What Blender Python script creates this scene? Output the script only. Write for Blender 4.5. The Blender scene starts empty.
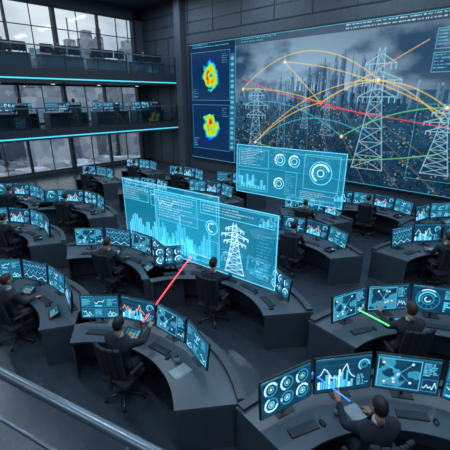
import bpy, bmesh, math, random
import numpy as np
from mathutils import Vector, Matrix
random.seed(7); rng=np.random.default_rng(7)
SC=bpy.context.scene
SC.view_settings.view_transform='Standard'
YAW=math.radians(43.2); CH=4.4
def room(d,r):   # survey frame (rotated grid) -> room axes
    return (-math.sin(YAW)*d+math.cos(YAW)*r, math.cos(YAW)*d+math.sin(YAW)*r)
# ---------------------------------------------------------------- materials
MATS={}
def mat(name,col,rough=.5,metal=0.,noise=.12,nscale=6.,emit=None,es=1.,bump=0.):
    if name in MATS: return MATS[name]
    m=bpy.data.materials.new(name); m.use_nodes=True; nt=m.node_tree
    b=nt.nodes['Principled BSDF']
    b.inputs['Roughness'].default_value=rough; b.inputs['Metallic'].default_value=metal
    tc=nt.nodes.new('ShaderNodeTexCoord'); n=nt.nodes.new('ShaderNodeTexNoise')
    n.inputs['Scale'].default_value=nscale; n.inputs['Detail'].default_value=4
    nt.links.new(tc.outputs['Object'],n.inputs['Vector'])
    r=nt.nodes.new('ShaderNodeValToRGB')
    r.color_ramp.elements[0].position=.3; r.color_ramp.elements[1].position=.7
    r.color_ramp.elements[0].color=tuple(c*(1-noise) for c in col)+(1,)
    r.color_ramp.elements[1].color=tuple(min(1,c*(1+noise)) for c in col)+(1,)
    nt.links.new(n.outputs['Fac'],r.inputs['Fac']); nt.links.new(r.outputs['Color'],b.inputs['Base Color'])
    if bump:
        bp=nt.nodes.new('ShaderNodeBump'); bp.inputs['Strength'].default_value=bump
        nt.links.new(n.outputs['Fac'],bp.inputs['Height']); nt.links.new(bp.outputs['Normal'],b.inputs['Normal'])
    if emit:
        b.inputs['Emission Color'].default_value=tuple(emit)+(1,); b.inputs['Emission Strength'].default_value=es
    MATS[name]=m; return m
def screen_mat(name,strength,holo=False):
    m=bpy.data.materials.new(name); m.use_nodes=True; nt=m.node_tree; nt.nodes.clear()
    out=nt.nodes.new('ShaderNodeOutputMaterial'); at=nt.nodes.new('ShaderNodeAttribute'); at.attribute_name='Col'
    em=nt.nodes.new('ShaderNodeEmission'); em.inputs['Strength'].default_value=strength
    nt.links.new(at.outputs['Color'],em.inputs['Color'])
    if holo:
        tr=nt.nodes.new('ShaderNodeBsdfTransparent'); mx=nt.nodes.new('ShaderNodeMixShader')
        nt.links.new(at.outputs['Alpha'],mx.inputs[0]); nt.links.new(tr.outputs[0],mx.inputs[1]); nt.links.new(em.outputs[0],mx.inputs[2])
        nt.links.new(mx.outputs[0],out.inputs['Surface'])
    else:
        gl=nt.nodes.new('ShaderNodeBsdfGlossy'); gl.inputs['Roughness'].default_value=.25; gl.inputs['Color'].default_value=(.03,.03,.035,1)
        ad=nt.nodes.new('ShaderNodeAddShader'); nt.links.new(em.outputs[0],ad.inputs[0]); nt.links.new(gl.outputs[0],ad.inputs[1])
        nt.links.new(ad.outputs[0],out.inputs['Surface'])
    try: m.cycles.emission_sampling='NONE'
    except Exception: pass
    return m
M_SCREEN=screen_mat('screen_display',1.6)
M_WALLSCREEN=screen_mat('video_wall_display',1.1)
M_HOLO=screen_mat('hologram_light',2.1,True)
def glass_mat(name,fac,col=(.8,.9,1)):
    m=bpy.data.materials.new(name); m.use_nodes=True; nt=m.node_tree; nt.nodes.clear()
    out=nt.nodes.new('ShaderNodeOutputMaterial'); tr=nt.nodes.new('ShaderNodeBsdfTransparent'); gl=nt.nodes.new('ShaderNodeBsdfGlossy')
    tr.inputs['Color'].default_value=col+(1,); gl.inputs['Roughness'].default_value=.05
    mx=nt.nodes.new('ShaderNodeMixShader'); mx.inputs[0].default_value=fac
    nt.links.new(tr.outputs[0],mx.inputs[1]); nt.links.new(gl.outputs[0],mx.inputs[2]); nt.links.new(mx.outputs[0],out.inputs['Surface'])
    return m
M_GLASS=glass_mat('window_glass',.03,(.96,.99,1)); M_RGLASS=glass_mat('rail_glass',.05,(.84,.94,.98))
M_WALL=mat('wall_panel_grey',(.068,.088,.115),.6)
M_TRIM=mat('trim_dark',(.030,.040,.055),.5)
M_FRAME=mat('window_frame_dark',(.026,.035,.048),.45,.3)
M_CEIL=mat('ceiling_dark',(.045,.055,.07),.8)
M_METAL=mat('steel_rail',(.19,.24,.29),.35,.7)
M_DTOP=mat('desk_top_grey',(.080,.108,.142),.32,noise=.06)
M_DBODY=mat('desk_body_slate',(.050,.070,.098),.40)
M_DSEAM=mat('desk_seam',(.012,.018,.027),.6)
M_PLAS=mat('black_plastic',(.014,.019,.027),.4)
M_KEY=mat('keycap_grey',(.05,.065,.085),.5)
M_CHAIR=mat('chair_fabric',(.016,.022,.032),.75,bump=.1,nscale=60)
M_CHM=mat('chair_metal',(.10,.11,.13),.3,.8)
M_SUIT=[mat('suit_navy',(.014,.021,.038),.75,nscale=30),mat('suit_charcoal',(.022,.029,.042),.75,nscale=30)]
M_SKIN=mat('skin',(.46,.27,.19),.5,noise=.05)
M_HAIR=[mat('hair_black',(.014,.011,.010),.5,nscale=60),mat('hair_brown',(.045,.026,.016),.5,nscale=60)]
M_EYEW=mat('eye_white',(.7,.7,.7),.3); M_EYED=mat('eye_iris',(.03,.02,.015),.2); M_LIP=mat('lip',(.36,.14,.12),.5)
M_SHIRT=mat('shirt_white',(.45,.52,.6),.7); M_SHOE=mat('shoe_black',(.012,.012,.013),.35)
M_PAPER=mat('paper',(.34,.41,.46),.8); M_MUG=mat('mug_ceramic',(.30,.36,.40),.3)
M_CYAN=mat('led_cyan',(.05,.3,.4),.5,emit=(.05,.50,.66),es=1.4)
M_LED2=mat('led_teal_dim',(.05,.3,.4),.5,emit=(.05,.40,.55),es=.8)
M_LAMP=mat('lamp_white',(.8,.8,.8),.5,emit=(.8,.9,1.),es=3.)
# ---------------------------------------------------------------- mesh helpers
def link(o): SC.collection.objects.link(o); return o
def obj(name,me,loc=(0,0,0),rz=0,scale=None,parent=None):
    o=bpy.data.objects.new(name,me); link(o); o.location=loc; o.rotation_euler[2]=rz
    if scale is not None: o.scale=scale
    if parent: o.parent=parent
    return o
def empty(name,loc=(0,0,0),rz=0):
    o=bpy.data.objects.new(name,None); link(o); o.location=loc; o.rotation_euler[2]=rz; o.empty_display_size=.1; return o
def box(bm,c,s,mi=0,rot=None,bevel=0.,seg=2):
    r=bmesh.ops.create_cube(bm,size=1); vs=r['verts']
    bmesh.ops.scale(bm,vec=s,verts=vs)
    fs=set(f for v in vs for f in v.link_faces)
    if bevel:
        es=list(set(e for v in vs for e in v.link_edges))
        r=bmesh.ops.bevel(bm,geom=es,offset=bevel,segments=seg,affect='EDGES',profile=.5)
        vs=list(set(v for f in r['faces'] for v in f.verts)|set(v for v in vs if v.is_valid))
        fs=set(f for v in vs for f in v.link_faces)
    for f in fs: f.material_index=mi
    M=Matrix.Translation(c)
    if rot is not None: M=M@rot
    bmesh.ops.transform(bm,matrix=M,verts=vs)
    return vs
def cyl(bm,p,q,r,mi=0,seg=12,r2=None):
    p=Vector(p); q=Vector(q); d=q-p
    R=bmesh.ops.create_cone(bm,cap_ends=True,segments=seg,radius1=r,radius2=r if r2 is None else r2,depth=d.length)
    M=Matrix.Translation((p+q)/2)@d.to_track_quat('Z','Y').to_matrix().to_4x4()
    bmesh.ops.transform(bm,matrix=M,verts=R['verts'])
    for f in set(f for v in R['verts'] for f in v.link_faces): f.material_index=mi; f.smooth=True
    return R['verts']
def sph(bm,c,s,mi=0,u=16,v=12):
    R=bmesh.ops.create_uvsphere(bm,u_segments=u,v_segments=v,radius=1)
    bmesh.ops.transform(bm,matrix=Matrix.Translation(c)@Matrix.Diagonal((s[0],s[1],s[2],1)),verts=R['verts'])
    for f in set(f for v in R['verts'] for f in v.link_faces): f.material_index=mi; f.smooth=True
    return R['verts']
def ring(bm,r0,r1,a0,a1,z0,z1,n=24,mi=0):
    vs=[]
    for i in range(n+1):
        a=a0+(a1-a0)*i/n; s,c=math.sin(a),math.cos(a)
        vs.append([bm.verts.new((r*s,r*c,z)) for r,z in ((r0,z0),(r1,z0),(r1,z1),(r0,z1))])
    fs=[]
    for i in range(n):
        A,B=vs[i],vs[i+1]
        for k in range(4): fs.append(bm.faces.new((A[k],A[(k+1)%4],B[(k+1)%4],B[k])))
    fs.append(bm.faces.new(vs[0][::-1])); fs.append(bm.faces.new(vs[-1]))
    for f in fs: f.material_index=mi
def finish(bm,name,mats,norm=True):
    if norm: bmesh.ops.recalc_face_normals(bm,faces=bm.faces)
    me=bpy.data.meshes.new(name); bm.to_mesh(me); bm.free()
    for m in mats: me.materials.append(m)
    return me
def simple_box(name,lo,hi,m,bevel=0):
    bm=bmesh.new(); c=[(a+b)/2 for a,b in zip(lo,hi)]; s=[b-a for a,b in zip(lo,hi)]
    box(bm,(0,0,0),s,bevel=bevel); me=finish(bm,name,[m]); return obj(name,me,c)
def skin(pts,edges,radii,root=0,sub=2):
    me=bpy.data.meshes.new('sk'); me.from_pydata(pts,edges,[]); o=bpy.data.objects.new('sk',me); link(o)
    md=o.modifiers.new('s','SKIN'); md.use_smooth_shade=True
    for i,r in enumerate(radii):
        me.skin_vertices[0].data[i].radius=(r,r) if not isinstance(r,tuple) else r
        me.skin_vertices[0].data[i].use_root=(i==root)
    sb=o.modifiers.new('u','SUBSURF'); sb.levels=sub; sb.render_levels=sub
    dg=bpy.context.evaluated_depsgraph_get(); dg.update()
    out=bpy.data.meshes.new_from_object(o.evaluated_get(dg)); bpy.data.objects.remove(o); return out
def add_mesh(bm,me,mi,M=None):
    n0=len(bm.verts); f0=len(bm.faces); bm.from_mesh(me); bm.verts.ensure_lookup_table(); bm.faces.ensure_lookup_table()
    vs=bm.verts[n0:]
    if M is not None: bmesh.ops.transform(bm,matrix=M,verts=vs)
    for f in bm.faces[f0:]: f.material_index=mi; f.smooth=True
# ---------------------------------------------------------------- raster painter for displays
class Img:
    def __init__(s,w,h,bg):
        s.w,s.h=w,h; s.a=np.zeros((h,w,4)); s.a[:,:,:3]=bg; s.a[:,:,3]=.1
    def sl(s,x0,y0,x1,y1):
        return max(0,int(x0)),max(0,int(y0)),min(s.w,int(math.ceil(x1))),min(s.h,int(math.ceil(y1)))
    def rect(s,x0,y0,x1,y1,c,al=1.):
        a,b,e,d=s.sl(x0*s.w,y0*s.h,x1*s.w,y1*s.h)
        R=s.a[b:d,a:e]; R[:,:,:3]=R[:,:,:3]*(1-al)+np.array(c)*al; R[:,:,3]=np.maximum(R[:,:,3],al*.6)
    def blend(s,ys,xs,m,c):
        R=s.a[ys,xs]; m=np.clip(m,0,1)[:,:,None]; R[:,:,:3]=R[:,:,:3]*(1-m)+np.array(c)*m; R[:,:,3]=np.maximum(R[:,:,3],m[:,:,0])
    def line(s,x0,y0,x1,y1,c,w=1.,al=1.):
        x0*=s.w;x1*=s.w;y0*=s.h;y1*=s.h
        a,b,e,d=s.sl(min(x0,x1)-w-1,min(y0,y1)-w-1,max(x0,x1)+w+2,max(y0,y1)+w+2)
        if a>=e or b>=d: return
        Y,X=np.mgrid[b:d,a:e]; dx,dy=x1-x0,y1-y0; L=max(dx*dx+dy*dy,1e-6)
        t=np.clip(((X-x0)*dx+(Y-y0)*dy)/L,0,1); D=np.hypot(X-x0-t*dx,Y-y0-t*dy)
        s.blend(slice(b,d),slice(a,e),np.clip(w/2+.5-D,0,1)*al,c)
    def poly(s,P,c,w=1.,al=1.):
        for p,q in zip(P[:-1],P[1:]): s.line(p[0],p[1],q[0],q[1],c,w,al)
    def frame(s,x0,y0,x1,y1,c,w=1.,al=1.):
        s.poly([(x0,y0),(x1,y0),(x1,y1),(x0,y1),(x0,y0)],c,w,al)
    def circ(s,cx,cy,r,c,w=1.,a0=0,a1=7,fill=False,al=1.):
        X0,Y0=cx*s.w,cy*s.h; a,b,e,d=s.sl(X0-r-w-1,Y0-r-w-1,X0+r+w+2,Y0+r+w+2)
        if a>=e or b>=d: return
        Y,X=np.mgrid[b:d,a:e]; D=np.hypot(X-X0,Y-Y0)
        m=np.clip(r+.5-D,0,1) if fill else np.clip(w/2+.5-abs(D-r),0,1)
        if a1<6.5: m=m*(((np.arctan2(Y-Y0,X-X0)-a0)%(2*math.pi))<(a1-a0))
        s.blend(slice(b,d),slice(a,e),m*al,c)
    def text(s,x0,y0,x1,y1,c,dy=3,al=.8):
        y=y1*s.h-2
        while y>y0*s.h:
            x=x0*s.w; e=x0*s.w+(x1-x0)*s.w*random.uniform(.4,1)
            while x<e:
                l=random.randint(2,6); s.rect(x/s.w,y/s.h,min(x+l,e)/s.w,(y+1)/s.h,c,al*random.uniform(.5,1)); x+=l+random.randint(1,3)
            y-=dy
def fbm(w,h,sx,sy,octs=5):
    out=np.zeros((h,w)); amp=1.; tot=0
    for o in range(octs):
        gx,gy=int(sx*2**o)+2,int(sy*2**o)+2; g=rng.random((gy,gx))
        xs=np.linspace(0,gx-1.001,w); ys=np.linspace(0,gy-1.001,h); xi=xs.astype(int); yi=ys.astype(int)
        fx=xs-xi; fy=(ys-yi)[:,None]; fx=fx*fx*(3-2*fx); fy=fy*fy*(3-2*fy)
        A=g[yi][:,xi]*(1-fx)+g[yi][:,xi+1]*fx; B=g[yi+1][:,xi]*(1-fx)+g[yi+1][:,xi+1]*fx
        out+=amp*(A*(1-fy)+B*fy); tot+=amp; amp*=.5
    return out/tot
def grid_mesh(name,im,W,Hh,x0=0,z0=0,y=0,matl=None):
    w,h=im.w,im.h
    X,Z=np.meshgrid(np.linspace(x0,x0+W,w),np.linspace(z0,z0+Hh,h))
    co=np.stack([X,np.full_like(X,y),Z],-1).reshape(-1,3)
    i=(np.arange(h-1)[:,None]*w+np.arange(w-1)[None,:]).ravel()
    F=np.stack([i,i+1,i+w+1,i+w],-1)
    me=bpy.data.meshes.new(name); me.from_pydata(co.tolist(),[],F.tolist())
    at=me.color_attributes.new('Col','FLOAT_COLOR','POINT'); at.data.foreach_set('color',im.a.reshape(-1).astype(np.float32))
    if matl: me.materials.append(matl)
    me.update(); return me
TEAL=(.020,.22,.38); CY=(.10,.52,.76); WH=(.46,.80,.95); BG=(.003,.020,.044)
def pylon(im,cx,y0,y1,wd,c,lw=1.,al=1.):
    H=y1-y0; L=lambda a,b,e,d,w=lw: im.line(cx+a*wd,y0+b*H,cx+e*wd,y0+d*H,c,w,al)
    prof=lambda t: .5*(1-t)**1.3+.05 if t<.6 else .5*(.4)**1.3+.05-(t-.6)*.28
    T=[0,.12,.24,.36,.48,.58,.68,.78,.88,1.]
    for a,b in zip(T[:-1],T[1:]):
        pa,pb=max(prof(a),.02),max(prof(b),.02)
        L(-pa,a,-pb,b);L(pa,a,pb,b);L(-pa,a,pb,b,lw*.7);L(pa,a,-pb,b,lw*.7);L(-pa,a,pa,a,lw*.7)
    for t,wi in ((.62,.62),(.75,.75),(.88,.5)):
        L(-wi,t,wi,t);L(-wi,t,-.05,t+.07);L(wi,t,.05,t+.07)
        for x in (-wi,wi,-wi*.7,wi*.7): L(x,t,x,t-.045,lw*1.2)
def monitor_img(kind,w=96,h=64):
    im=Img(w,h,BG); im.a[:,:,:3]+=(fbm(w,h,5,4,3)[:,:,None]*np.array([.003,.028,.055]))
    im.rect(0,.93,1,1,(.01,.08,.14)); im.text(.04,.93,.5,1,CY,3)
    R=random.random
    if kind=='gauges':
        for i in range(3):
            for j in range(2):
                cx,cy=.19+.31*i,.7-.42*j; im.circ(cx,cy,11,TEAL,2); im.circ(cx,cy,11,WH,3,R()*3,R()*3+3.2); im.circ(cx,cy,5,CY,2 if j else 1); im.circ(cx,cy,2,WH,1,fill=True)
    elif kind=='chart':
        for i in range(5): im.line(.05,.12+i*.16,.7,.12+i*.16,TEAL,.6,.5)
        for i in range(14):
            hh=.08+.5*R()*(.4+.6*math.sin(i/14*3.1)); im.rect(.06+i*.045,.12,.085+i*.045,.12+hh,(.05,.42,.70) if i%4 else (.5,.75,.85))
        P=[(.05+i*.05,.45+.25*math.sin(i*.8)*R()+.1*R()) for i in range(14)]; im.poly(P,(.9,.35,.12) if R()>.6 else WH,1.3)
        im.circ(.86,.7,9,CY,2.5,0,4.2); im.circ(.86,.7,5,TEAL,2); im.text(.75,.1,.97,.45,CY)
    elif kind=='map':
        n=fbm(w,h,4,3,5); m=(n>.5)*.8; im.blend(slice(6,58),slice(3,68),m[6:58,3:68],(.03,.24,.38))
        for k in range(7):
            x,y=.1+.55*R(),.15+.65*R(); im.circ(x,y,2,(1,.5,.18) if k%3==0 else WH,1,fill=True); im.line(x,y,.38,.5,CY,.8,.7)
        im.frame(.03,.07,.7,.9,CY,1); im.text(.74,.5,.97,.9,CY); im.frame(.74,.08,.97,.42,TEAL); im.poly([(.75+.03*i,.12+.25*R()) for i in range(8)],WH,1)
    elif kind=='table':
        for j in range(2):
            for i in range(3):
                x,y=.03+i*.325,.06+j*.45; im.rect(x,y,x+.29,y+.38,(.008,.08,.14)); im.frame(x,y,x+.29,y+.38,TEAL,1); 
                if (i+j)%2: im.text(x+.03,y+.04,x+.27,y+.34,CY)
                else: im.poly([(x+.02+.035*k,y+.05+.27*R()) for k in range(8)],WH,1.2); im.rect(x+.03,y+.03,x+.2,y+.06,CY)
    elif kind=='radial':
        im.circ(.35,.48,24,TEAL,1.5); im.circ(.35,.48,18,CY,3,.5,3.6); im.circ(.35,.48,12,TEAL,2); im.circ(.35,.48,6,WH,2,2,6); im.circ(.35,.48,24,WH,2.5,1,2.2)
        for k in range(12):
            a=k*.52; im.line(.35+12/w*math.cos(a),.48+12/h*math.sin(a),.35+23/w*math.cos(a),.48+23/h*math.sin(a),TEAL,.8)
        im.text(.7,.55,.97,.9,CY)
        for i in range(5): im.rect(.7,.1+i*.08,.72+.24*R(),.14+i*.08,(.06,.4,.62))
    elif kind=='wave':
        for j in range(3):
            y=.22+j*.27; im.frame(.04,y-.11,.96,y+.11,TEAL,1); im.poly([(.05+.03*i,y+.08*math.sin(i*(.6+j*.5))*(.3+R())) for i in range(31)],[WH,CY,(.2,.5,.8)][j],1.2)
    return im
def make_monitor(kind,w=.76,h=.50):
    g=grid_mesh('m',monitor_img(kind),w-.03,h-.03,-(w-.03)/2,.10+.015,-.0165)
    bm=bmesh.new(); bm.from_mesh(g)
    box(bm,(0,.0,.10+h/2),(w,.03,h),1,bevel=.006); box(bm,(0,.03,.10+h/2),(w*.6,.035,h*.5),1,bevel=.01)
    tv=list(bm.verts); bmesh.ops.rotate(bm,cent=(0,0,.10),matrix=Matrix.Rotation(math.radians(-7),3,'X'),verts=tv)
    cyl(bm,(0,.075,.01),(0,.06,.30),.018,1); box(bm,(0,.06,.006),(.26,.17,.012),1,bevel=.004)
    me=finish(bm,'computer_monitor_'+kind,[M_SCREEN,M_PLAS],False); bpy.data.meshes.remove(g); return me
KINDS=['gauges','chart','map','table','radial','wave','chart','map','table']
MONL=[make_monitor(k) for k in KINDS]
# ---------------------------------------------------------------- chair
def make_chair():
    bm=bmesh.new()
    box(bm,(0,0,.425),(.50,.48,.085),0,bevel=.035,seg=3)
    for i in range(5):   # curved back rest
        x=(i-2)*.095; box(bm,(x,-.285+abs(i-2)**2*.012,.84),(.10,.055,.60),0,Matrix.Rotation(math.radians(8),4,'X')@Matrix.Rotation((i-2)*.12,4,'Z'),bevel=.02)
    box(bm,(0,-.29,.50),(.07,.03,.25),1,bevel=.008)
    for s in (-1,1):
        box(bm,(s*.285,-.02,.655),(.06,.27,.03),0,bevel=.012); cyl(bm,(s*.285,-.02,.64),(s*.27,-.02,.40),.014,1,8); cyl(bm,(s*.27,-.02,.40),(0,-.02,.385),.012,1,8)
    cyl(bm,(0,0,.10),(0,0,.39),.027,1,12); cyl(bm,(0,0,.07),(0,0,.13),.045,1,12)
    for k in range(5):
        a=k*2*math.pi/5+.3; c,s=math.cos(a),math.sin(a)
        cyl(bm,(0,0,.10),(.31*c,.31*s,.065),.024,1,8,.015)
        cyl(bm,(.31*c-.02*s,.31*s+.02*c,.03),(.31*c+.02*s,.31*s-.02*c,.03),.03,0,10)
    return finish(bm,'office_chair',[M_CHAIR,M_CHM])
CHAIR=make_chair()
# ---------------------------------------------------------------- people
def hand_mesh(pose):   # right hand, wrist at origin, fingers +Y, palm down; thumb at -X
    bm=bmesh.new()
    add_mesh(bm,skin([(0,-.03,0),(0,0,0),(0,.045,.002),(0,.085,0)],[(0,1),(1,2),(2,3)],[(.026,.02),(.025,.018),(.040,.017),(.040,.014)],sub=2),0)
    for i,(x,L) in enumerate(((-.029,.068),(-.010,.078),(.010,.073),(.028,.058))):
        cu=.22 if pose=='type' else (.03 if i==0 else .95)
        p=[(x*.8,.06,0)]; a=.1; q=Vector((x,.085,.001)); p.append(tuple(q))
        for k,f in enumerate((.45,.32,.23)):
            a+=cu; q=q+Vector((x*.15,math.cos(a),-math.sin(a)))*L*f; p.append(tuple(q))
        add_mesh(bm,skin(p,[(j,j+1) for j in range(4)],[.0115,.0115,.0105,.0095,.008],sub=1),0)
    p=[(-.015,.015,-.003),(-.036,.035,-.008),(-.052,.06,-.012),(-.056,.085,-.018)] if pose=='type' else [(-.015,.015,-.003),(-.034,.035,-.014),(-.036,.06,-.028),(-.020,.075,-.034)]
    add_mesh(bm,skin(p,[(0,1),(1,2),(2,3)],[.016,.0145,.012,.0095],sub=1),0)
    return finish(bm,'hand',[M_SKIN])
HT=hand_mesh('type'); HP=hand_mesh('point')
def head_mesh(hair_m):
    bm=bmesh.new()
    def deform(v,grow=0.):
        x,y,z=v
        if z<0: k=1-.34*(-z)**1.3; x*=k; y=y*(1-.18*(-z)) + (.10*(-z) if y>0 else .05*(-z))
        if y<0: y*=1.08
        X,Y,Z=x*.076,y*.094,z*.118
        if y>.6 and abs(x)<.22 and -.35<z<.12: Y+=.022*(1-abs(x)/.22)*(1-abs(z+.15)/.27 if abs(z+.15)<.27 else 0)
        if y>.5 and .0<z<.22 and .2<abs(x)<.6: Y-=.007
        return X*(1+grow),Y*(1+grow),Z*(1+grow)
    vs=bmesh.ops.create_uvsphere(bm,u_segments=36,v_segments=26,radius=1)['verts']
    fs=set(f for v in vs for f in v.link_faces)
    for v in vs: v.co=deform(v.co)
    for f in fs: f.smooth=True; f.material_index=0
    for s in (-1,1):
        sph(bm,(s*.077,-.008,-.005),(.010,.019,.032),0,10,8)
        sph(bm,(s*.029,.078,.010),(.0135,.010,.009),2,10,8); sph(bm,(s*.029,.0865,.010),(.006,.004,.006),3,8,6)
        box(bm,(s*.030,.087,.030),(.030,.006,.006),1,bevel=.002)
    box(bm,(0,.090,-.058),(.042,.008,.011),4,bevel=.003)
    vs=bmesh.ops.create_uvsphere(bm,u_segments=36,v_segments=26,radius=1)['verts']
    kill=[]
    for v in vs:
        x,y,z=v.co; lim=-.55 if y<-.25 else (-.05 if y<.15 else .05+(y-.15)*.75)
        if z<lim: kill.append(v)
    for v in vs:
        n=.02*math.sin(v.co.x*19+v.co.y*13)*math.cos(v.co.z*17)
        v.co=Vector(deform(v.co,.09+n))+Vector((0,-.002,.004))
    for f in set(f for v in vs for f in v.link_faces): f.smooth=True; f.material_index=1
    bmesh.ops.delete(bm,geom=kill,context='VERTS')
    cyl(bm,(0,-.02,-.19),(0,-.015,-.06),.052,0,16,.047)
    return finish(bm,'head',[M_SKIN,hair_m,M_EYEW,M_EYED,M_LIP],False)
HEADS=[head_mesh(M_HAIR[0]),head_mesh(M_HAIR[1])]
POSES={ # (left elbow,left wrist),(right elbow,right wrist),(lhand dir pose),(rhand)
 'type':(((-.25,.10,.86),(-.17,.37,.800)),((.25,.10,.86),(.17,.37,.800)),'type','type'),
 'pointR':(((-.25,.10,.86),(-.17,.37,.800)),((.27,.20,.97),(.20,.45,1.05)),'type','point'),
 'pointL':(((-.28,.16,.92),(-.27,.37,1.06)),((.25,.10,.86),(.17,.37,.800)),'point','type')}
def suit_mesh(pose):
    (le,lw),(re,rw),_,_=POSES[pose]
    pts=[(0,-.03,.57),(0,-.03,.72),(0,-.015,.90),(0,0,1.04),(0,.005,1.13)]; rad=[(.185,.135),(.155,.115),(.185,.13),(.16,.11),(.075,.07)]
    ed=[(0,1),(1,2),(2,3),(3,4)]
    for s,e,w in ((-1,le,lw),(1,re,rw)):
        b=len(pts); sh=(s*.20,0,1.055); e=Vector(e); w=Vector(w)
        pts+= [sh,tuple((Vector(sh)+e)/2),tuple(e),tuple((e+w)/2),tuple(w)]; rad+=[.080,.064,.054,.046,.036]
        ed+=[(3,b),(b,b+1),(b+1,b+2),(b+2,b+3),(b+3,b+4)]
        b=len(pts); pts+=[(s*.10,.05,.555),(s*.125,.27,.560),(s*.14,.46,.555),(s*.14,.45,.34),(s*.14,.43,.13)]; rad+=[.105,.09,.072,.062,.052]
        ed+=[(0,b),(b,b+1),(b+1,b+2),(b+2,b+3),(b+3,b+4)]
    return skin(pts,ed,rad,0,2)
SUITS={p:suit_mesh(p) for p in POSES}
def body_mesh(pose,k):
    bm=bmesh.new(); add_mesh(bm,SUITS[pose],0)
    for s in (-1,1): add_mesh(bm,skin([(s*.14,.41,.06),(s*.14,.48,.055),(s*.145,.62,.035)],[(0,1),(1,2)],[.052,.052,.038],sub=1),1)
    cyl(bm,(0,.0,1.115),(0,.008,1.165),.070,2,16,.060)
    return finish(bm,'suit',[M_SUIT[k],M_SHOE,M_SHIRT],False)
BODY={(p,k):body_mesh(p,k) for p in POSES for k in (0,1)}
def person(loc,rz,pose='type',k=0,turn=0,tilt=-.1,name='seated_operator'):
    e=empty(name,loc,rz)
    obj('suit_body',BODY[(pose,k)],parent=e)
    h=obj('head',HEADS[k],(0,.02,1.305),parent=e); h.rotation_euler=(tilt,0,turn)
    (le,lw),(re,rw),lp,rp=POSES[pose]
    for s,el,wr,pp,nm in ((-1,le,lw,lp,'hand_left'),(1,re,rw,rp,'hand_right')):
        me=HT if pp=='type' else HP; d=Vector(wr)-Vector(el); 
        h=obj(nm,me,wr,parent=e,scale=(1 if s>0 else -1,1,1))
        yawa=math.atan2(-d.x,d.y); pit=math.atan2(d.z,math.hypot(d.x,d.y))
        if pp=='type': pit=-.12; yawa*=.3
        h.rotation_euler=(pit,0,yawa)
    return e
# ---------------------------------------------------------------- desk accessories
def make_keyboard():
    bm=bmesh.new(); box(bm,(0,0,.010),(.44,.15,.02),0,bevel=.004)
    for j in range(5):
        for i in range(15): box(bm,(-.2+i*.0286,-.055+j*.0275,.0225),(.024,.022,.007),1)
    return finish(bm,'keyboard',[M_PLAS,M_KEY])
def make_mouse():
    bm=bmesh.new(); vs=sph(bm,(0,0,0),(.033,.056,.036),0)
    for v in vs:
        if v.co.z<0: v.co.z=0
    cyl(bm,(-.003,.03,.03),(.003,.03,.03),.010,1,10); return finish(bm,'computer_mouse',[M_PLAS,M_KEY])
def make_phone():
    bm=bmesh.new(); box(bm,(0,0,.025),(.19,.21,.05),0,Matrix.Rotation(.0,4,'X'),bevel=.01)
    cyl(bm,(-.06,-.085,.07),(-.06,.085,.07),.016,0,10)
    for s in(-1,1): box(bm,(-.06,s*.08,.062),(.045,.045,.035),0,bevel=.01)
    for j in range(4):
        for i in range(3): box(bm,(.01+i*.028,-.07+j*.028,.053),(.02,.02,.008),1)
    box(bm,(.04,.065,.052),(.08,.04,.006),2); return finish(bm,'desk_phone',[M_PLAS,M_KEY,M_LED2])
def make_papers():
    bm=bmesh.new()
    for i in range(5): box(bm,(random.uniform(-.01,.01),random.uniform(-.01,.01),.001+.002*i),(.21,.297,.0018),0,Matrix.Rotation(random.uniform(-.1,.1),4,'Z'))
    return finish(bm,'paper_stack',[M_PAPER])
def make_mug():
    bm=bmesh.new(); cyl(bm,(0,0,0),(0,0,.10),.038,0,20,.042); cyl(bm,(0,0,.101),(0,0,.102),.037,1,20)
    P=[Vector((.04+.03*math.sin(a),0,.05+.03*math.cos(a))) for a in [math.pi*i/6 for i in range(7)]]
    for a,b_ in zip(P[:-1],P[1:]): cyl(bm,a,b_,.006,0,8)
    return finish(bm,'coffee_mug',[M_MUG,M_SHOE])
def make_console():
    im=Img(36,24,(.01,.04,.07)); 
    for i in range(4):
        for j in range(3): im.rect(.06+.24*i,.1+.3*j,.22+.24*i,.3+.3*j,random.choice([TEAL,CY,(.03,.2,.3),(.6,.3,.1)]))
    im.a[:,:,:3]*=.5
    g=grid_mesh('c',im,.26,.17,-.13,-.085,-.0125); bm=bmesh.new(); bm.from_mesh(g); box(bm,(0,0,0),(.30,.02,.21),1,bevel=.005)
    bmesh.ops.rotate(bm,cent=(0,0,0),matrix=Matrix.Rotation(math.radians(-62),3,'X'),verts=bm.verts)
    bmesh.ops.translate(bm,vec=(0,0,.055),verts=bm.verts); box(bm,(0,.05,.03),(.2,.06,.06),1,bevel=.004)
    return finish(bm,'touch_console',[M_SCREEN,M_PLAS],False)
KB,MS,PH,PA,TC,MG=make_keyboard(),make_mouse(),make_phone(),make_papers(),make_console(),make_mug()
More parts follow.
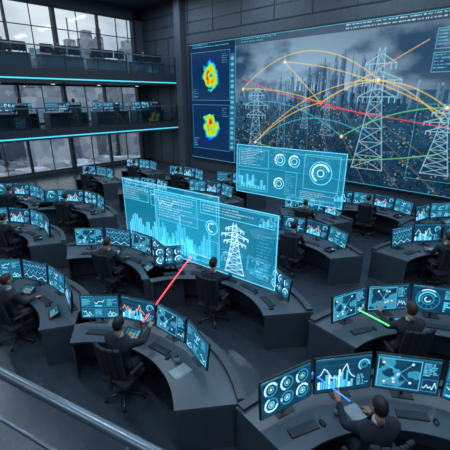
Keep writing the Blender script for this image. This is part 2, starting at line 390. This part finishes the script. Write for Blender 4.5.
# ---------------------------------------------------------------- curved workstations
def desk_mesh(aL,aR,RM):
    bm=bmesh.new(); ri,ro=RM-.50,RM+.42; a0,a1=-aL,aR   # local x>0 = right; angle from +Y toward +X
    ring(bm,ri,ro,a0,a1,.71,.75,36,0)                         # worktop
    ring(bm,RM-.02,ro-.05,a0+.015,a1-.015,.05,.71,36,1)       # cabinet body
    ring(bm,RM+.0,ro-.08,a0+.02,a1-.02,0,.05,36,2)            # plinth
    ring(bm,ro-.12,ro-.005,a0+.01,a1-.01,.75,.80,36,1)        # raised rear ledge
    ring(bm,ri-.004,ri+.012,a0,a1,.715,.742,36,2)             # front edge band
    t=.05/RM
    ring(bm,ri+.03,ro-.03,a0,a0+t,0,.71,2,1); ring(bm,ri+.03,ro-.03,a1-t,a1,0,.71,2,1)
    n=max(3,int(round((aL+aR)*ro/.75)))
    for i in range(1,n):
        an=a0+(aL+aR)*i/n; ring(bm,ro-.052,ro-.046,an-.003,an+.003,.07,.70,1,2)
    ring(bm,ro-.0515,ro-.046,a0+.02,a1-.02,.40,.41,30,2)
    return finish(bm,'curved_desk',[M_DTOP,M_DBODY,M_DSEAM])
MI=[0]
DCACHE={}
def station(d,r,h,n=4,w=.70,RM=2.05,pose='type',k=0,turn=0.,rop=1.3,oa=0.,op=True,kinds=None,xl=.2,xr=.2,chair_rz=0):
    """arc centre at survey (d,r); open side toward local -Y; n monitors of width w."""
    cx,cy=room(d,r); rz=YAW-math.radians(h); st=(w+.02)/RM; aL=n*st/2+xl/RM; aR=n*st/2+xr/RM
    key=(round(aL,3),round(aR,3),RM)
    if key not in DCACHE: DCACHE[key]=desk_mesh(aL,aR,RM)
    obj('curved_control_desk',DCACHE[key],(cx,cy,0),rz)
    def at(R,a,z): 
        aa=-a+rz   # a measured clockwise from facing
        return (cx-R*math.sin(aa),cy+R*math.cos(aa),z),aa
    for i in range(n):
        a=(i-(n-1)/2)*st; me=MONL[(MI[0]*2+ (MI[0]//3)) % len(MONL)] if not kinds else MONL[kinds[i]]; MI[0]+=1
        p,aa=at(RM,a,.75); s=w/.76; o=obj('computer_monitor',me,p,aa,(s,s,s))
        if i%2==0 or n>4:
            p,aa=at(RM-.27,a+.02,.75); obj('keyboard',KB,p,aa+random.uniform(-.1,.1),(.85,.85,.85))
            p,aa=at(RM-.30,a+.02+.29/RM,.75); obj('computer_mouse',MS,p,aa)
        else:
            c=random.random()
            if c<.4: p,aa=at(RM-.26,a+.03,.75); obj('desk_phone',PH,p,aa)
            elif c<.7: p,aa=at(RM-.26,a+.03,.75); obj('touch_console',TC,p,aa)
            else: 
                p,aa=at(RM-.28,a+.03,.75); obj('paper_stack',PA,p,aa+.2,(.9,.9,1))
                p,aa=at(RM-.24,a-.08,.75); obj('coffee_mug',MG,p,aa+.2)
    if op:
        p,aa=at(rop,oa,0); obj('office_chair',CHAIR,p,aa+chair_rz); person((p[0],p[1],0),aa,pose,k,turn)
ST=[
 dict(d=1.2,r=1.86,h=1,n=4,w=.78,RM=2.3,pose='pointL',k=0,rop=1.60,oa=-.15,kinds=[0,1,2,3],xl=.02,xr=.3),   # A
 dict(d=3.15,r=3.06,h=5,n=4,w=.76,RM=2.12,k=1,kinds=[2,7,4,5],rop=1.46,oa=-.2,pose='pointL',xl=.08),    # B
 dict(d=6.3,r=5.4,h=6,n=4,w=.76,k=0,kinds=[5,1,4,3],oa=-.2),                   # C
 dict(d=8.3,r=7.1,h=0,n=4,w=.74,op=False),                               # D
 dict(d=9.9,r=3.95,h=35,n=4,w=.66,k=1),                                  # E
 dict(d=7.3,r=1.0,h=36,n=4,w=.66,k=0),                                   # F
 dict(d=9.35,r=1.75,h=36,n=3,w=.66,k=1,xl=.1,xr=.1),                        # F2
 dict(d=5.05,r=-.85,h=28,n=5,w=.68,k=0,pose='pointR'),                   # G
 dict(d=6.1,r=-3.25,h=26,n=4,w=.72,k=1),                                 # H
 dict(d=3.05,r=-2.12,h=29,n=4,w=.66,RM=2.0,k=0,pose='pointR',kinds=[3,6,2,8],oa=-.05,xl=.10,xr=.50),  # I
 dict(d=4.4,r=-4.60,h=30,n=4,w=.66,k=1),                                 # J
 dict(d=7.8,r=-6.6,h=24,n=4,w=.72,k=0),                                  # K
 dict(d=11.0,r=-8.3,h=24,n=4,w=.70,k=1),                                 # L
 dict(d=10.0,r=-5.85,h=24,n=4,w=.72,k=0),                                # M
 dict(d=12.0,r=-3.9,h=22,n=3,w=.72,k=1,op=False),                        # N
 dict(d=14.6,r=-6.9,h=30,n=3,w=.70,k=0),
 dict(d=16.6,r=-5.3,h=30,n=3,w=.70,k=1),
 dict(d=14.6,r=-2.9,h=36,n=3,w=.70,k=0),
 dict(d=13.2,r=-.6,h=36,n=3,w=.70,k=1),
 dict(d=11.6,r=-1.6,h=34,n=3,w=.70,k=0,op=False),
]
for s in ST: station(**s)
# ---------------------------------------------------------------- room shell
XL,XR,YB,YF,ZC=-21.5,7.,15.,-9.,9.6
fl=simple_box('floor',(XL-.3,YF-.3,-.2),(XR+.3,YB+.3,0),None)
m=bpy.data.materials.new('floor_polished'); m.use_nodes=True; nt=m.node_tree; b=nt.nodes['Principled BSDF']
tc=nt.nodes.new('ShaderNodeTexCoord'); br=nt.nodes.new('ShaderNodeTexBrick'); br.offset=0; br.inputs['Scale'].default_value=1
br.inputs['Brick Width'].default_value=1.2; br.inputs['Row Height'].default_value=1.2; br.inputs['Mortar Size'].default_value=.006
br.inputs['Color1'].default_value=(.038,.052,.075,1); br.inputs['Color2'].default_value=(.041,.056,.080,1); br.inputs['Mortar'].default_value=(.027,.037,.052,1)
ns=nt.nodes.new('ShaderNodeTexNoise'); ns.inputs['Scale'].default_value=3; ns.inputs['Detail'].default_value=6
mr=nt.nodes.new('ShaderNodeMapRange'); mr.inputs['To Min'].default_value=.20; mr.inputs['To Max'].default_value=.36
nt.links.new(tc.outputs['Object'],br.inputs['Vector']); nt.links.new(br.outputs['Color'],b.inputs['Base Color'])
nt.links.new(tc.outputs['Object'],ns.inputs['Vector']); nt.links.new(ns.outputs['Fac'],mr.inputs['Value']); nt.links.new(mr.outputs[0],b.inputs['Roughness'])
fl.data.materials.clear(); fl.data.materials.append(m)
simple_box('ceiling',(XL-.3,YF-.3,ZC),(XR+.3,YB+.3,ZC+.2),M_CEIL)
simple_box('wall_back',(XL-.3,YB,0),(XR+.3,YB+.3,ZC),M_WALL)
simple_box('wall_right',(XR,YF,0),(XR+.3,YB,ZC),M_WALL)
simple_box('wall_front',(XL-.3,YF-.3,0),(XR+.3,YF,ZC),M_WALL)
bm=bmesh.new()
def bb(lo,hi,mi=0): box(bm,[(a+b)/2 for a,b in zip(lo,hi)],[b-a for a,b in zip(lo,hi)],mi)
BANDS=[(0,.25),(2.45,2.98),(5.05,5.62),(9.0,ZC)]
for z0,z1 in BANDS: bb((XL-.3,YF,z0),(XL,YB,z1))
bb((XL-.3,14.4,0),(XL,YB,ZC))
finish_w=finish(bm,'wall_left',[M_WALL]); obj('wall_left',finish_w)
wi=0
for (z0,z1) in ((.25,2.45),(2.98,5.05),(5.62,9.0)):
    y=14.4
    while y>-8:
        y2=max(y-5.,YF); bm=bmesh.new()
        bb((XL-.25,y-.16,z0),(XL+.12,y,z1),0); bb((XL-.2,y2,z0),(XL,y-.16,z0+.07)); bb((XL-.2,y2,z1-.07),(XL,y-.16,z1))
        mid=(y+y2)/2; bb((XL-.2,mid-.05,z0+.07),(XL+.03,mid+.05,z1-.07))
        for q in ((y+mid)/2,(y2+mid)/2): bb((XL-.15,q-.015,z0+.07),(XL-.07,q+.015,z1-.07))
        if z1-z0>3: bb((XL-.15,y2,7.9),(XL-.07,y-.16,7.94))
        bb((XL-.12,y2,z0+.07),(XL-.11,y-.16,z1-.07),1)
        wi+=1; obj('window_%d'%wi,finish(bm,'window',[M_FRAME,M_GLASS])); y-=5.
# back wall trim / panel reveals
ti=0
def trim(lo,hi,m=M_TRIM):
    global ti; ti+=1; simple_box('trim_%d'%ti,lo,hi,m)
VX0,VX1,VZ0,VZ1=-16.75,-1.0,.9,7.15
for z in (7.75,8.35,8.95): trim((XL,YB-.03,z),(XR,YB,z+.05))
for x in (-20.2,-18.9,-17.75): trim((x,YB-.03,0),(x+.05,YB,7.75))
for x in range(-17,0,2): trim((x,YB-.03,7.8),(x+.03,YB,9.6))
simple_box('baseboard_back',(XL,YB-.05,0),(XR,YB,.15),M_TRIM)
simple_box('baseboard_left',(XL,YF,0),(XL+.04,14.4,.15),M_TRIM)
# column between balcony & screen
simple_box('structural_column',(-17.72,14.55,0),(-17.2,15,ZC),M_WALL,bevel=.02)
# ---------------------------------------------------------------- video wall
W_,H_=760,300
im=Img(W_,H_,(.02,.04,.07)); im.a[:,:,3]=1
v=(np.arange(H_)/(H_-1))[:,None]; u=(np.arange(W_)/(W_-1))[None,:]
cl=fbm(W_,H_,8,6,6); cl2=fbm(W_,H_,4,3,4); hz=.60
sky=np.clip((v-hz)/(1-hz),0,1)
glow=np.exp(-((u-.48)/.27)**2)
c=np.clip((cl*.9+cl2*.5-.57)*4.5,0,1)[:,:,None]
base=np.array([.014,.052,.118])*np.ones((H_,W_,1)); lit=np.array([.27,.44,.60])*(.45+.65*glow[:,:,None]) 
e9=np.exp(-sky*7)[:,:,None]
skyc=base*(1-c)+lit*c*(1-.5*sky[:,:,None]); skyc=skyc*(1-e9*.65)+np.array([.34,.48,.60])*(e9*.65)*(.25+.9*glow[:,:,None])
gr=fbm(W_,H_,60,40,3); gr2=fbm(W_,H_,12,8,4)
dep=np.clip(v/hz,0,1)[:,:,None]
city=np.array([.006,.030,.062])*(.2+1.5*gr[:,:,None])+dep**2.5*np.array([.022,.085,.150])*(.2+1.4*gr2[:,:,None])
spark=rng.random((H_,W_)); dens=.02+.04*gr2
mk=(spark<dens*.35)[:,:,None]; city=np.where(mk,city+np.array([.40,.22,.08])*rng.random((H_,W_,1)),city)
mk=(spark>1-dens)[:,:,None]; city=np.where(mk,city+np.array([.03,.20,.32])*rng.random((H_,W_,1)),city)
im.a[:,:,:3]=np.where((v>hz)[:,:,None]*np.ones((1,W_,1),bool),skyc,city)
for layer,(n,hm,col) in enumerate(((80,.09,(.090,.175,.27)),(65,.12,(.040,.095,.165)),(60,.09,(.014,.045,.090)))):
    for i in range(n):
        x=.22+.78*random.random(); b0=hz-.02-layer*.06-.03*random.random(); g=math.exp(-((x-.60)/.17)**2)
        hh=hm*(.25+random.random()*(.5+1.7*g)); wd=random.uniform(.004,.011)
        k=random.uniform(.7,1.3); im.rect(x,b0-.03,x+wd,b0+hh,tuple(q*k for q in col))
        im.rect(x,b0-.03,x+wd*.3,b0+hh,tuple(q*k*1.6 for q in col))
        if hh>.12: im.rect(x+wd*.4,b0+hh,x+wd*.4+.0015,b0+hh+.05,col)
        for q in range(int(hh*50)): 
            if random.random()<.4: 
                yy=b0+hh*random.random(); xx=x+wd*random.random()*.8; im.rect(xx,yy,xx+.0012,yy+.003,random.choice([(.5,.30,.12),(.12,.45,.6),(.12,.45,.6)]),.7)
for i in range(320):   # low rise foreground blocks
    x=.22+.78*random.random(); y=.50*random.random()**.8; s=.5+1.2*(1-y/.52)
    wd=.011*s*random.uniform(.5,1.3); hh=.030*s*random.uniform(.4,1.4); k=random.uniform(.4,1.3)
    im.rect(x,y,x+wd,y+hh,(.010*k,.038*k,.074*k),.9); im.rect(x,y+hh,x+wd,y+hh+.005*s,(.03*k,.11*k,.18*k),.9)
    for q in range(int(3*s)): xx=x+wd*random.random(); yy=y+hh*random.random(); im.rect(xx,yy,xx+.0012,yy+.003,random.choice([(.6,.32,.10),(.12,.48,.6),(.10,.34,.5)]),.8)
for i in range(9): # streets
    x=.25+.09*i; im.line(x,0,.5+(x-.5)*.35,.5,(.45,.26,.10),1.,.4)
for cx,b,t,wd,al,lw in ((.42,.12,.86,.032,.4,.8),(.318,.06,.64,.060,.9,1.05),(.700,.10,.84,.075,1.,1.25),(.862,.12,.52,.055,1.,1.1),(.57,.30,.60,.030,.55,.8),(.50,.34,.55,.022,.45,.8)):
    pylon(im,cx,b,t,wd,(.32,.62,.80),lw,al)
def arc(x0,y0,x1,y1,h,col,w,al=1.):
    P=[(x0+(x1-x0)*i/22,y0+(y1-y0)*i/22+h*4*(i/22)*(1-i/22)) for i in range(23)]
    im.poly(P,col,w*3.2,al*.10); im.poly(P,col,w,al*.95)
YL=(.90,.62,.06); BL=(.05,.50,.75)
N0=(.548,.52)
for a in ((.318,.20,.70,.66,.12,YL),(.318,.20,N0[0],N0[1],.05,YL),(.26,.62,N0[0],N0[1],.03,YL),(N0[0],N0[1],.862,.50,.14,YL),(.42,.80,.862,.46,.06,YL),(.26,.62,.70,.66,.22,YL),(.70,.66,.86,.42,.04,YL),(.318,.20,.86,.24,-.08,(.20,.75,.20)),(.62,.3,.862,.50,.05,(.2,.75,.2)),(.318,.20,.70,.30,.16,BL),(.26,.5,.62,.3,.1,BL),(N0[0],N0[1],.80,.86,.0,(.8,.45,.08)),(.26,.70,N0[0],N0[1],-.02,(.9,.06,.14)),(N0[0],N0[1],.70,.44,0,(.9,.08,.12)),(N0[0],.5,.97,.36,0,(.9,.08,.12)),(N0[0],N0[1],.42,.80,0,YL)):
    arc(*a[:5],a[5],.95)
for x,y in (N0,(.318,.20),(.70,.66),(.26,.62),(.862,.5),(.42,.8),(.62,.3)):
    im.circ(x,y,4,(1,.65,.15),1,fill=True,al=.5); im.circ(x,y,2,(1,.95,.6),1,fill=True)
im.circ(*N0,4,(1,.15,.1),1,fill=True)
# left data panel
im.rect(0,0,.225,1,(.002,.016,.055),.97); im.line(.225,0,.225,1,(.10,.42,.6),1.5)
def jet(t): return np.clip(np.stack([2.4*t-.85,1.45-abs(t-.50)*3.1,1.35-2.4*t],-1),0,1)
for cx,cy,seed in ((.108,.73,1),(.108,.29,2)):
    R0=31; K=42; X0,Y0=int(cx*W_),int(cy*H_); Y,X=np.mgrid[-K:K+1,-K:K+1]; D=np.hypot(X*1.0,Y*.85); th=np.arctan2(Y,X)
    im.rect(.012,cy-.195,.198,cy+.195,(.003,.028,.10),.8)
    n=fbm(2*K+1,2*K+1,5,5,3); q=.5+.5*np.cos(th*1+seed*2.3); t=np.clip(1.12-abs(D/R0-.40)*1.5*(1.15-.35*q)+(n-.5)*1.1-.22+.12*q,0,1); mk=np.clip((R0+(n-.5)*26-D)/2,0,1)
    sl_=(slice(Y0-K,Y0+K+1),slice(X0-K,X0+K+1),slice(0,3))
    im.a[sl_]=im.a[sl_]*(1-mk[:,:,None])+jet(t)*.75*mk[:,:,None]
    im.frame(.010,cy-.20,.200,cy+.20,(.05,.30,.5),1); im.text(.016,cy-.19,.045,cy-.10,CY,5); im.text(.165,cy+.10,.195,cy+.18,CY,5)
im.text(.02,.955,.2,.995,CY,5); im.rect(.205,.1,.220,.9,(.02,.14,.24)) 
for i in range(18): im.rect(.206,.12+i*.043,.219,.12+i*.043+.02*random.random()+.006,(.10,.45,.66))
# top right overlay
im.rect(.225,.955,1,1,(.01,.03,.06),.75); im.text(.6,.965,.98,.995,WH,6); im.text(.25,.965,.4,.995,CY,6)
for x,y in ((.815,.86),(.87,.86),(.815,.74)): im.frame(x,y-.05,x+.045,y+.05,(.15,.5,.7),1,.8); im.text(x+.004,y-.04,x+.042,y+.045,CY,5)
im.frame(.80,.08,.99,.52,(.10,.42,.6),1,.6)
vw=empty('video_wall',(0,0,0))
obj('display',grid_mesh('video_wall_display',im,VX1-VX0,VZ1-VZ0,VX0,VZ0,YB-.161,M_WALLSCREEN),parent=vw)
bm=bmesh.new(); bb((VX0-.08,YB-.15,VZ0-.08),(VX1+.08,YB,VZ1+.08))
for lo,hi in (((VX0-.09,YB-.18,VZ0-.1),(VX1+.09,YB-.14,VZ0)),((VX0-.09,YB-.18,VZ1),(VX1+.09,YB-.14,VZ1+.1)),((VX0-.1,YB-.18,VZ0-.1),(VX0,YB-.14,VZ1+.1)),((VX1,YB-.18,VZ0-.1),(VX1+.1,YB-.14,VZ1+.1))): bb(lo,hi)
obj('housing',finish(bm,'housing',[M_FRAME]),parent=vw)
bm=bmesh.new(); bb((VX0-.02,YB-.19,VZ1+.0),(VX1,YB-.175,VZ1+.02)); bb((VX0-.02,YB-.19,VZ0-.025),(VX1,YB-.175,VZ0-.005)); obj('edge_light',finish(bm,'edge_light',[M_LED2]),parent=vw)
# ---------------------------------------------------------------- balconies
def balcony(zt,th,m_led,nm,face_in):
    global bm
    bm=bmesh.new(); xf=-17.8
    bb((XL,YF,zt-th),(xf,YB,zt)); bb((xf,YF,zt-th-.03),(xf+.08,YB,zt+.08),1)
    o=empty('balcony'); obj('slab',finish(bm,'slab',[M_WALL,M_TRIM]),parent=o)
    bm=bmesh.new(); bb((xf+.08,YF,zt-th+.06),(xf+.10,YB,zt-th+.12)); obj('led_strip',finish(bm,'led',[m_led]),parent=o)
    bm=bmesh.new(); y=14.6
    while y>YF: box(bm,(xf-.02,y,zt+.5),(.04,.05,1.),0); y-=1.65
    bb((xf-.05,YF,zt+.98),(xf+.01,YB-.05,zt+1.04),2); bb((xf-.035,YF,zt+.12),(xf-.005,YB-.05,zt+.15)); bb((xf-.035,YF,zt+.55),(xf-.005,YB-.05,zt+.57)); bb((xf-.024,YF,zt+.16),(xf-.016,YB-.05,zt+.95),1)
    obj('railing',finish(bm,'railing',[M_FRAME,M_RGLASS,M_METAL]),parent=o)
    y=13.4; i=0
    while y>1:
        bm=bmesh.new(); box(bm,(0,0,.73),(2.1,.8,.04),0,bevel=.005); box(bm,(0,.36,.36),(2.0,.03,.70),1)
        for s in(-1,1): box(bm,(s*1.0,0,.355),(.04,.74,.71),1)
        rz=math.radians(-90) if face_in else math.radians(90)
        x=-19.0 if face_in else -19.3
        obj('straight_desk',finish(bm,'straight_desk',[M_DTOP,M_DBODY]),(x,y,zt),rz)
        f=Vector((1,0)) if rz<0 else Vector((-1,0))
        for j in (-1,0,1):
            p=Vector((x,y+j*.66))+f*.12; obj('computer_monitor',MONL[(i*3+j)%9],(p.x,p.y,zt+.75),rz+j*.0,(.8,.8,.8))
        if i%2==0 or i%5==3: p=Vector((x,y+.2))-f*.62; obj('office_chair',CHAIR,(p.x,p.y,zt),rz); person((p.x,p.y,zt),rz,'type',i%2)
        else: p=Vector((x,y-.2))-f*.75; obj('office_chair',CHAIR,(p.x,p.y,zt),rz+.5)
        y-=2.55; i+=1
balcony(5.55,.45,M_CYAN,'u',True)
balcony(2.90,.38,M_CYAN,'l',False)
# ---------------------------------------------------------------- near walkway with handrail
A0=Vector(room(2.35,-3.35)+(0,)); B0=Vector(room(.30,.82)+(0,)); dv=(B0-A0).normalized(); nv=Vector((dv.y,-dv.x,0))
wk=empty('walkway_railing'); bm=bmesh.new()
cyl(bm,A0+Vector((0,0,3.3)),B0+Vector((0,0,3.3)),.021,0,16); cyl(bm,A0+Vector((0,0,2.98)),B0+Vector((0,0,2.98)),.010,0,10); cyl(bm,A0+Vector((0,0,2.66)),B0+Vector((0,0,2.66)),.010,0,10)
L=(B0-A0).length; n=4
for i in range(n+1):
    p=A0+dv*(.25+i*(L-.5)/n); cyl(bm,p+Vector((0,0,2.3)),p+Vector((0,0,3.29)),.016,0,10)
obj('handrail',finish(bm,'handrail',[M_METAL]),parent=wk)
me=bpy.data.meshes.new('walkway'); 
if nv.dot(Vector(room(-1,-1)+(0,)))<0: nv=-nv
q=[A0,B0,B0+nv*1.2,A0+nv*1.2]; me.from_pydata([tuple(p+Vector((0,0,z))) for z in (2.15,2.3) for p in q],[],[(0,1,2,3),(4,5,6,7),(0,1,5,4),(1,2,6,5),(2,3,7,6),(3,0,4,7)]); me.materials.append(M_DBODY)
obj('deck',me,parent=wk)
bm=bmesh.new()
for p in (q[2],q[3]): cyl(bm,(p.x*.98,p.y*.98,0),(p.x*.98,p.y*.98,2.15),.05,0,12)
obj('posts',finish(bm,'posts',[M_DBODY]),parent=wk)
# ---------------------------------------------------------------- holograms
def holo(name,d,r,z,w,h,kind,ang=6.7):
    W,Hp=int(w*90),int(h*90); im=Img(W,Hp,(.006,.23,.38)); im.a[:,:,3]=.42
    HB=(.08,.60,.88)
    a=im; a.frame(.004,.008,.992,.985,CY,2.,1)
    for i in range(1,12): a.line(i/12,0,i/12,1,TEAL,.8,.3)
    for i in range(1,8): a.line(0,i/8,1,i/8,TEAL,.8,.3)
    if kind=='bars':
        a.text(.03,.90,.5,.98,WH,5); 
        for i in range(38):
            g=.10+.42*abs(math.sin(i*.28+.5))*random.uniform(.5,1)+(.22 if i in(9,10,24,25) else 0); a.rect(.05+i*.023,.10,.064+i*.023,.10+g*.75,HB,1.)
        a.line(.04,.09,.95,.09,WH,1.5)
        a.rect(.02,.68,.30,.88,(.02,.30,.48),.5); a.frame(.02,.68,.30,.88,CY,1.2); a.text(.04,.7,.28,.87,WH,5)
        a.frame(.33,.66,.62,.88,CY,1.2); a.poly([(.34+.03*i,.69+.15*random.random()) for i in range(10)],WH,1.3); a.frame(.65,.62,.97,.9,CY,1.2); a.text(.67,.64,.95,.88,CY,5)
    elif kind=='pylon':
        a.frame(.02,.55,.40,.95,CY,1.2); a.rect(.02,.55,.40,.95,(.03,.30,.48),.4); a.text(.04,.58,.38,.92,WH,5)
        for i in range(16): a.rect(.03+i*.022,.08,.044+i*.022,.12+.3*random.random(),HB,.9)
        a.frame(.43,.80,.97,.96,CY,1.2); a.text(.45,.82,.95,.94,WH,5); a.rect(.45,.05,.97,.76,(.02,.25,.42),.35)
        pylon(a,.70,.06,.76,.13,WH,1.4,1.); a.text(.86,.1,.97,.7,CY,6);  a.circ(.52,.62,13,CY,2); a.circ(.52,.62,8,WH,2,1,5); a.frame(.45,.10,.57,.42,CY,1); a.text(.46,.12,.56,.4,CY,5)
    else:
        a.rect(.02,.05,.98,.95,(.010,.24,.40),.75)
        a.frame(.03,.55,.33,.92,CY,1.2); a.text(.05,.58,.31,.9,WH,5); a.frame(.03,.08,.33,.48,CY,1.2)
        for i in range(9): a.rect(.05+i*.03,.12,.07+i*.03,.15+.28*random.random(),HB,.9)
        for cx,cy in ((.44,.76),(.57,.76),(.44,.30)): a.circ(cx,cy,15,CY,2.5); a.circ(cx,cy,15,WH,3.5,1,4); a.circ(cx,cy,8,WH,1.5)
        a.circ(.80,.60,30,CY,2.2); a.circ(.80,.60,23,WH,4,.3,4.3); a.circ(.80,.60,16,TEAL,3); a.circ(.80,.60,9,WH,2); a.frame(.66,.28,.95,.92,CY,1.3)
        a.text(.64,.08,.95,.24,WH,5); a.frame(.50,.10,.60,.55,CY,1); a.text(.51,.12,.59,.52,CY,5)
    x,y=room(d,r); obj(name,grid_mesh(name,im,w,h,0,0,0,M_HOLO),(x,y,z),math.radians(ang))
hd=lambda s:(5.79+.595*s,.99-.804*s)
holo('hologram_panel',*hd(4.37),1.0,3.0,1.56,'bars')
holo('hologram_panel',hd(3.15)[0]-.10,hd(3.15)[1]-.05,.98,3.15,1.50,'pylon')
holo('hologram_panel',11.95,.40,1.30,3.75,1.62,'dials')
# ---------------------------------------------------------------- laser pointers beams
def beam(p,q,col,nm,r=.010,es=2.5):
    m=mat(nm,col,.5,emit=col,es=es); bm=bmesh.new(); cyl(bm,p,q,r,0,8); sph(bm,q,(r*2.5,)*3,0,10,8); obj('laser_beam',finish(bm,'laser_beam',[m]))
def R3(d,r,z): x,y=room(d,r); return (x,y,z)
beam(R3(4.66,-1.30,1.05),R3(7.1,-.79,1.0),(1,.05,.07),'beam_red',.012)
beam(R3(6.62,.05,1.08),R3(7.0,.28,1.6),(.35,.3,1.),'beam_violet')
beam(R3(4.62,2.60,1.0),R3(5.16,2.33,.93),(.08,.9,.2),'beam_green',.010)
beam(R3(2.98,1.40,1.20),R3(3.5,1.12,1.10),(.04,.28,1.),'beam_blue',.008,1.3)
# ---------------------------------------------------------------- exterior city
GZ=-75
V=[];F=[];C=[]
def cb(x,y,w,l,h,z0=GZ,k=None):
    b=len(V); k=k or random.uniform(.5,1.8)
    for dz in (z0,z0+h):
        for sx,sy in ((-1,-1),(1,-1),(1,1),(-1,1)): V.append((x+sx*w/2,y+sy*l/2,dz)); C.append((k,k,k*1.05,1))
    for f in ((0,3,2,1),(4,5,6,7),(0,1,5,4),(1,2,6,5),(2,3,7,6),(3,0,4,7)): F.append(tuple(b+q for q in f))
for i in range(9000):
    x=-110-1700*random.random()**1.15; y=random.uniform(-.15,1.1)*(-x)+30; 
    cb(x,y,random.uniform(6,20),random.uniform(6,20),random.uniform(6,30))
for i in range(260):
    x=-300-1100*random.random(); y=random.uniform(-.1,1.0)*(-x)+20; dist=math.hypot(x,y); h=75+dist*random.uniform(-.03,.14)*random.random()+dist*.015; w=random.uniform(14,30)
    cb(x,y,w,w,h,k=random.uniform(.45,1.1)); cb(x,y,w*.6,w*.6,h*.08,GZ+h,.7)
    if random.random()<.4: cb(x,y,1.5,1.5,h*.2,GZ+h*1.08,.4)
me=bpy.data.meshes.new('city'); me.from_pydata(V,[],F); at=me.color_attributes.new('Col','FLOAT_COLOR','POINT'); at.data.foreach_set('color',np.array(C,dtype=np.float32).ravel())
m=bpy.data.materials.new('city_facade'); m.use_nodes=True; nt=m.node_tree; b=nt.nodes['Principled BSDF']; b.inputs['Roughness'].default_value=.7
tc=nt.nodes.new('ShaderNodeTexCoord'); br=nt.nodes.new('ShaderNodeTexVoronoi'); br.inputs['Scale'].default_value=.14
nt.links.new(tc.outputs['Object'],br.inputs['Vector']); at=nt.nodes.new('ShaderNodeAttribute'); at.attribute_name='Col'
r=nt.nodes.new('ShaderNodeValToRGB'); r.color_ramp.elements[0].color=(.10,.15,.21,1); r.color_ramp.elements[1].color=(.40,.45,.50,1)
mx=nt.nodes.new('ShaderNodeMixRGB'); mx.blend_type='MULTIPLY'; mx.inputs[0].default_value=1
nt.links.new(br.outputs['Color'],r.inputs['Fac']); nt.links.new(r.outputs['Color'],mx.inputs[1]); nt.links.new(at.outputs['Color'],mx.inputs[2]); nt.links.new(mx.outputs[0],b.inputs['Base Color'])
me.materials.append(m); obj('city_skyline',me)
me=bpy.data.meshes.new('ground'); me.from_pydata([(-9000,-7000,GZ),(-30,-7000,GZ),(-30,9000,GZ),(-9000,9000,GZ)],[],[(0,1,2,3)]); me.materials.append(mat('city_ground',(.06,.08,.10),.9,nscale=.02,noise=.5)); obj('city_ground',me)
sl=bpy.data.lights.new('sun','SUN'); sl.energy=2.4; sl.angle=.05; sl.color=(1,.98,.95); so=bpy.data.objects.new('sun',sl); link(so)
so.rotation_euler=Vector((-.45,.65,-.5)).to_track_quat('-Z','Y').to_euler()
# ---------------------------------------------------------------- world sky with clouds
w=bpy.data.worlds.new('World'); SC.world=w; w.use_nodes=True; nt=w.node_tree; bg=nt.nodes['Background']
tc=nt.nodes.new('ShaderNodeTexCoord'); mp=nt.nodes.new('ShaderNodeMapping'); mp.inputs['Scale'].default_value=(1.5,1.5,6)
n=nt.nodes.new('ShaderNodeTexNoise'); n.inputs['Scale'].default_value=2.2; n.inputs['Detail'].default_value=7
r=nt.nodes.new('ShaderNodeValToRGB'); r.color_ramp.elements[0].position=.36; r.color_ramp.elements[0].color=(.36,.46,.56,1); r.color_ramp.elements[1].position=.60; r.color_ramp.elements[1].color=(.76,.82,.88,1)
nt.links.new(tc.outputs['Generated'],mp.inputs['Vector']); nt.links.new(mp.outputs[0],n.inputs['Vector']); nt.links.new(n.outputs['Fac'],r.inputs['Fac']); nt.links.new(r.outputs['Color'],bg.inputs['Color'])
bg.inputs['Strength'].default_value=1.1
# ---------------------------------------------------------------- ceiling fill lamps, out of view, added to light the room
for x in (-17,-11.5,-6,-.5,4.5):
    for y in (-5,1.5,8,13):
        e=empty('ceiling_fill_lamp',(x,y,ZC)); bm=bmesh.new(); box(bm,(0,0,-.04),(2.4,.34,.08),0,bevel=.01); box(bm,(0,0,-.085),(2.3,.26,.01),1)
        obj('housing',finish(bm,'lampbody',[M_TRIM,M_LAMP]),parent=e)
        l=bpy.data.lights.new('fill_light','AREA'); l.shape='RECTANGLE'; l.size=2.3; l.size_y=.3; l.energy=118; l.color=(.66,.85,1.)
        lo=bpy.data.objects.new('fill_light',l); link(lo); lo.parent=e; lo.location=(0,0,-.12)
# small downlights under the upper balcony
for y in (13,10.5,8,5.5,3):
    for zz in (5.05,2.48):
        e=empty('ceiling_fill_lamp',(-19.6,y,zz)); bm=bmesh.new(); cyl(bm,(0,0,-.03),(0,0,0),.12,0,16); cyl(bm,(0,0,-.035),(0,0,-.03),.10,1,16)
        obj('housing',finish(bm,'downlight',[M_TRIM,M_LAMP]),parent=e)
        l=bpy.data.lights.new('fill_light','AREA'); l.shape='DISK'; l.size=.2; l.energy=14; l.color=(.7,.88,1.)
        lo=bpy.data.objects.new('fill_light',l); link(lo); lo.parent=e; lo.location=(0,0,-.05)
# ---------------------------------------------------------------- camera
cam=bpy.data.cameras.new('camera'); co=bpy.data.objects.new('camera',cam); link(co); SC.camera=co
cam.sensor_width=36; cam.lens=348/450*36; cam.clip_end=20000; cam.clip_start=.05
co.location=(0,0,CH); co.rotation_euler=(math.radians(90-20.2),0,YAW)
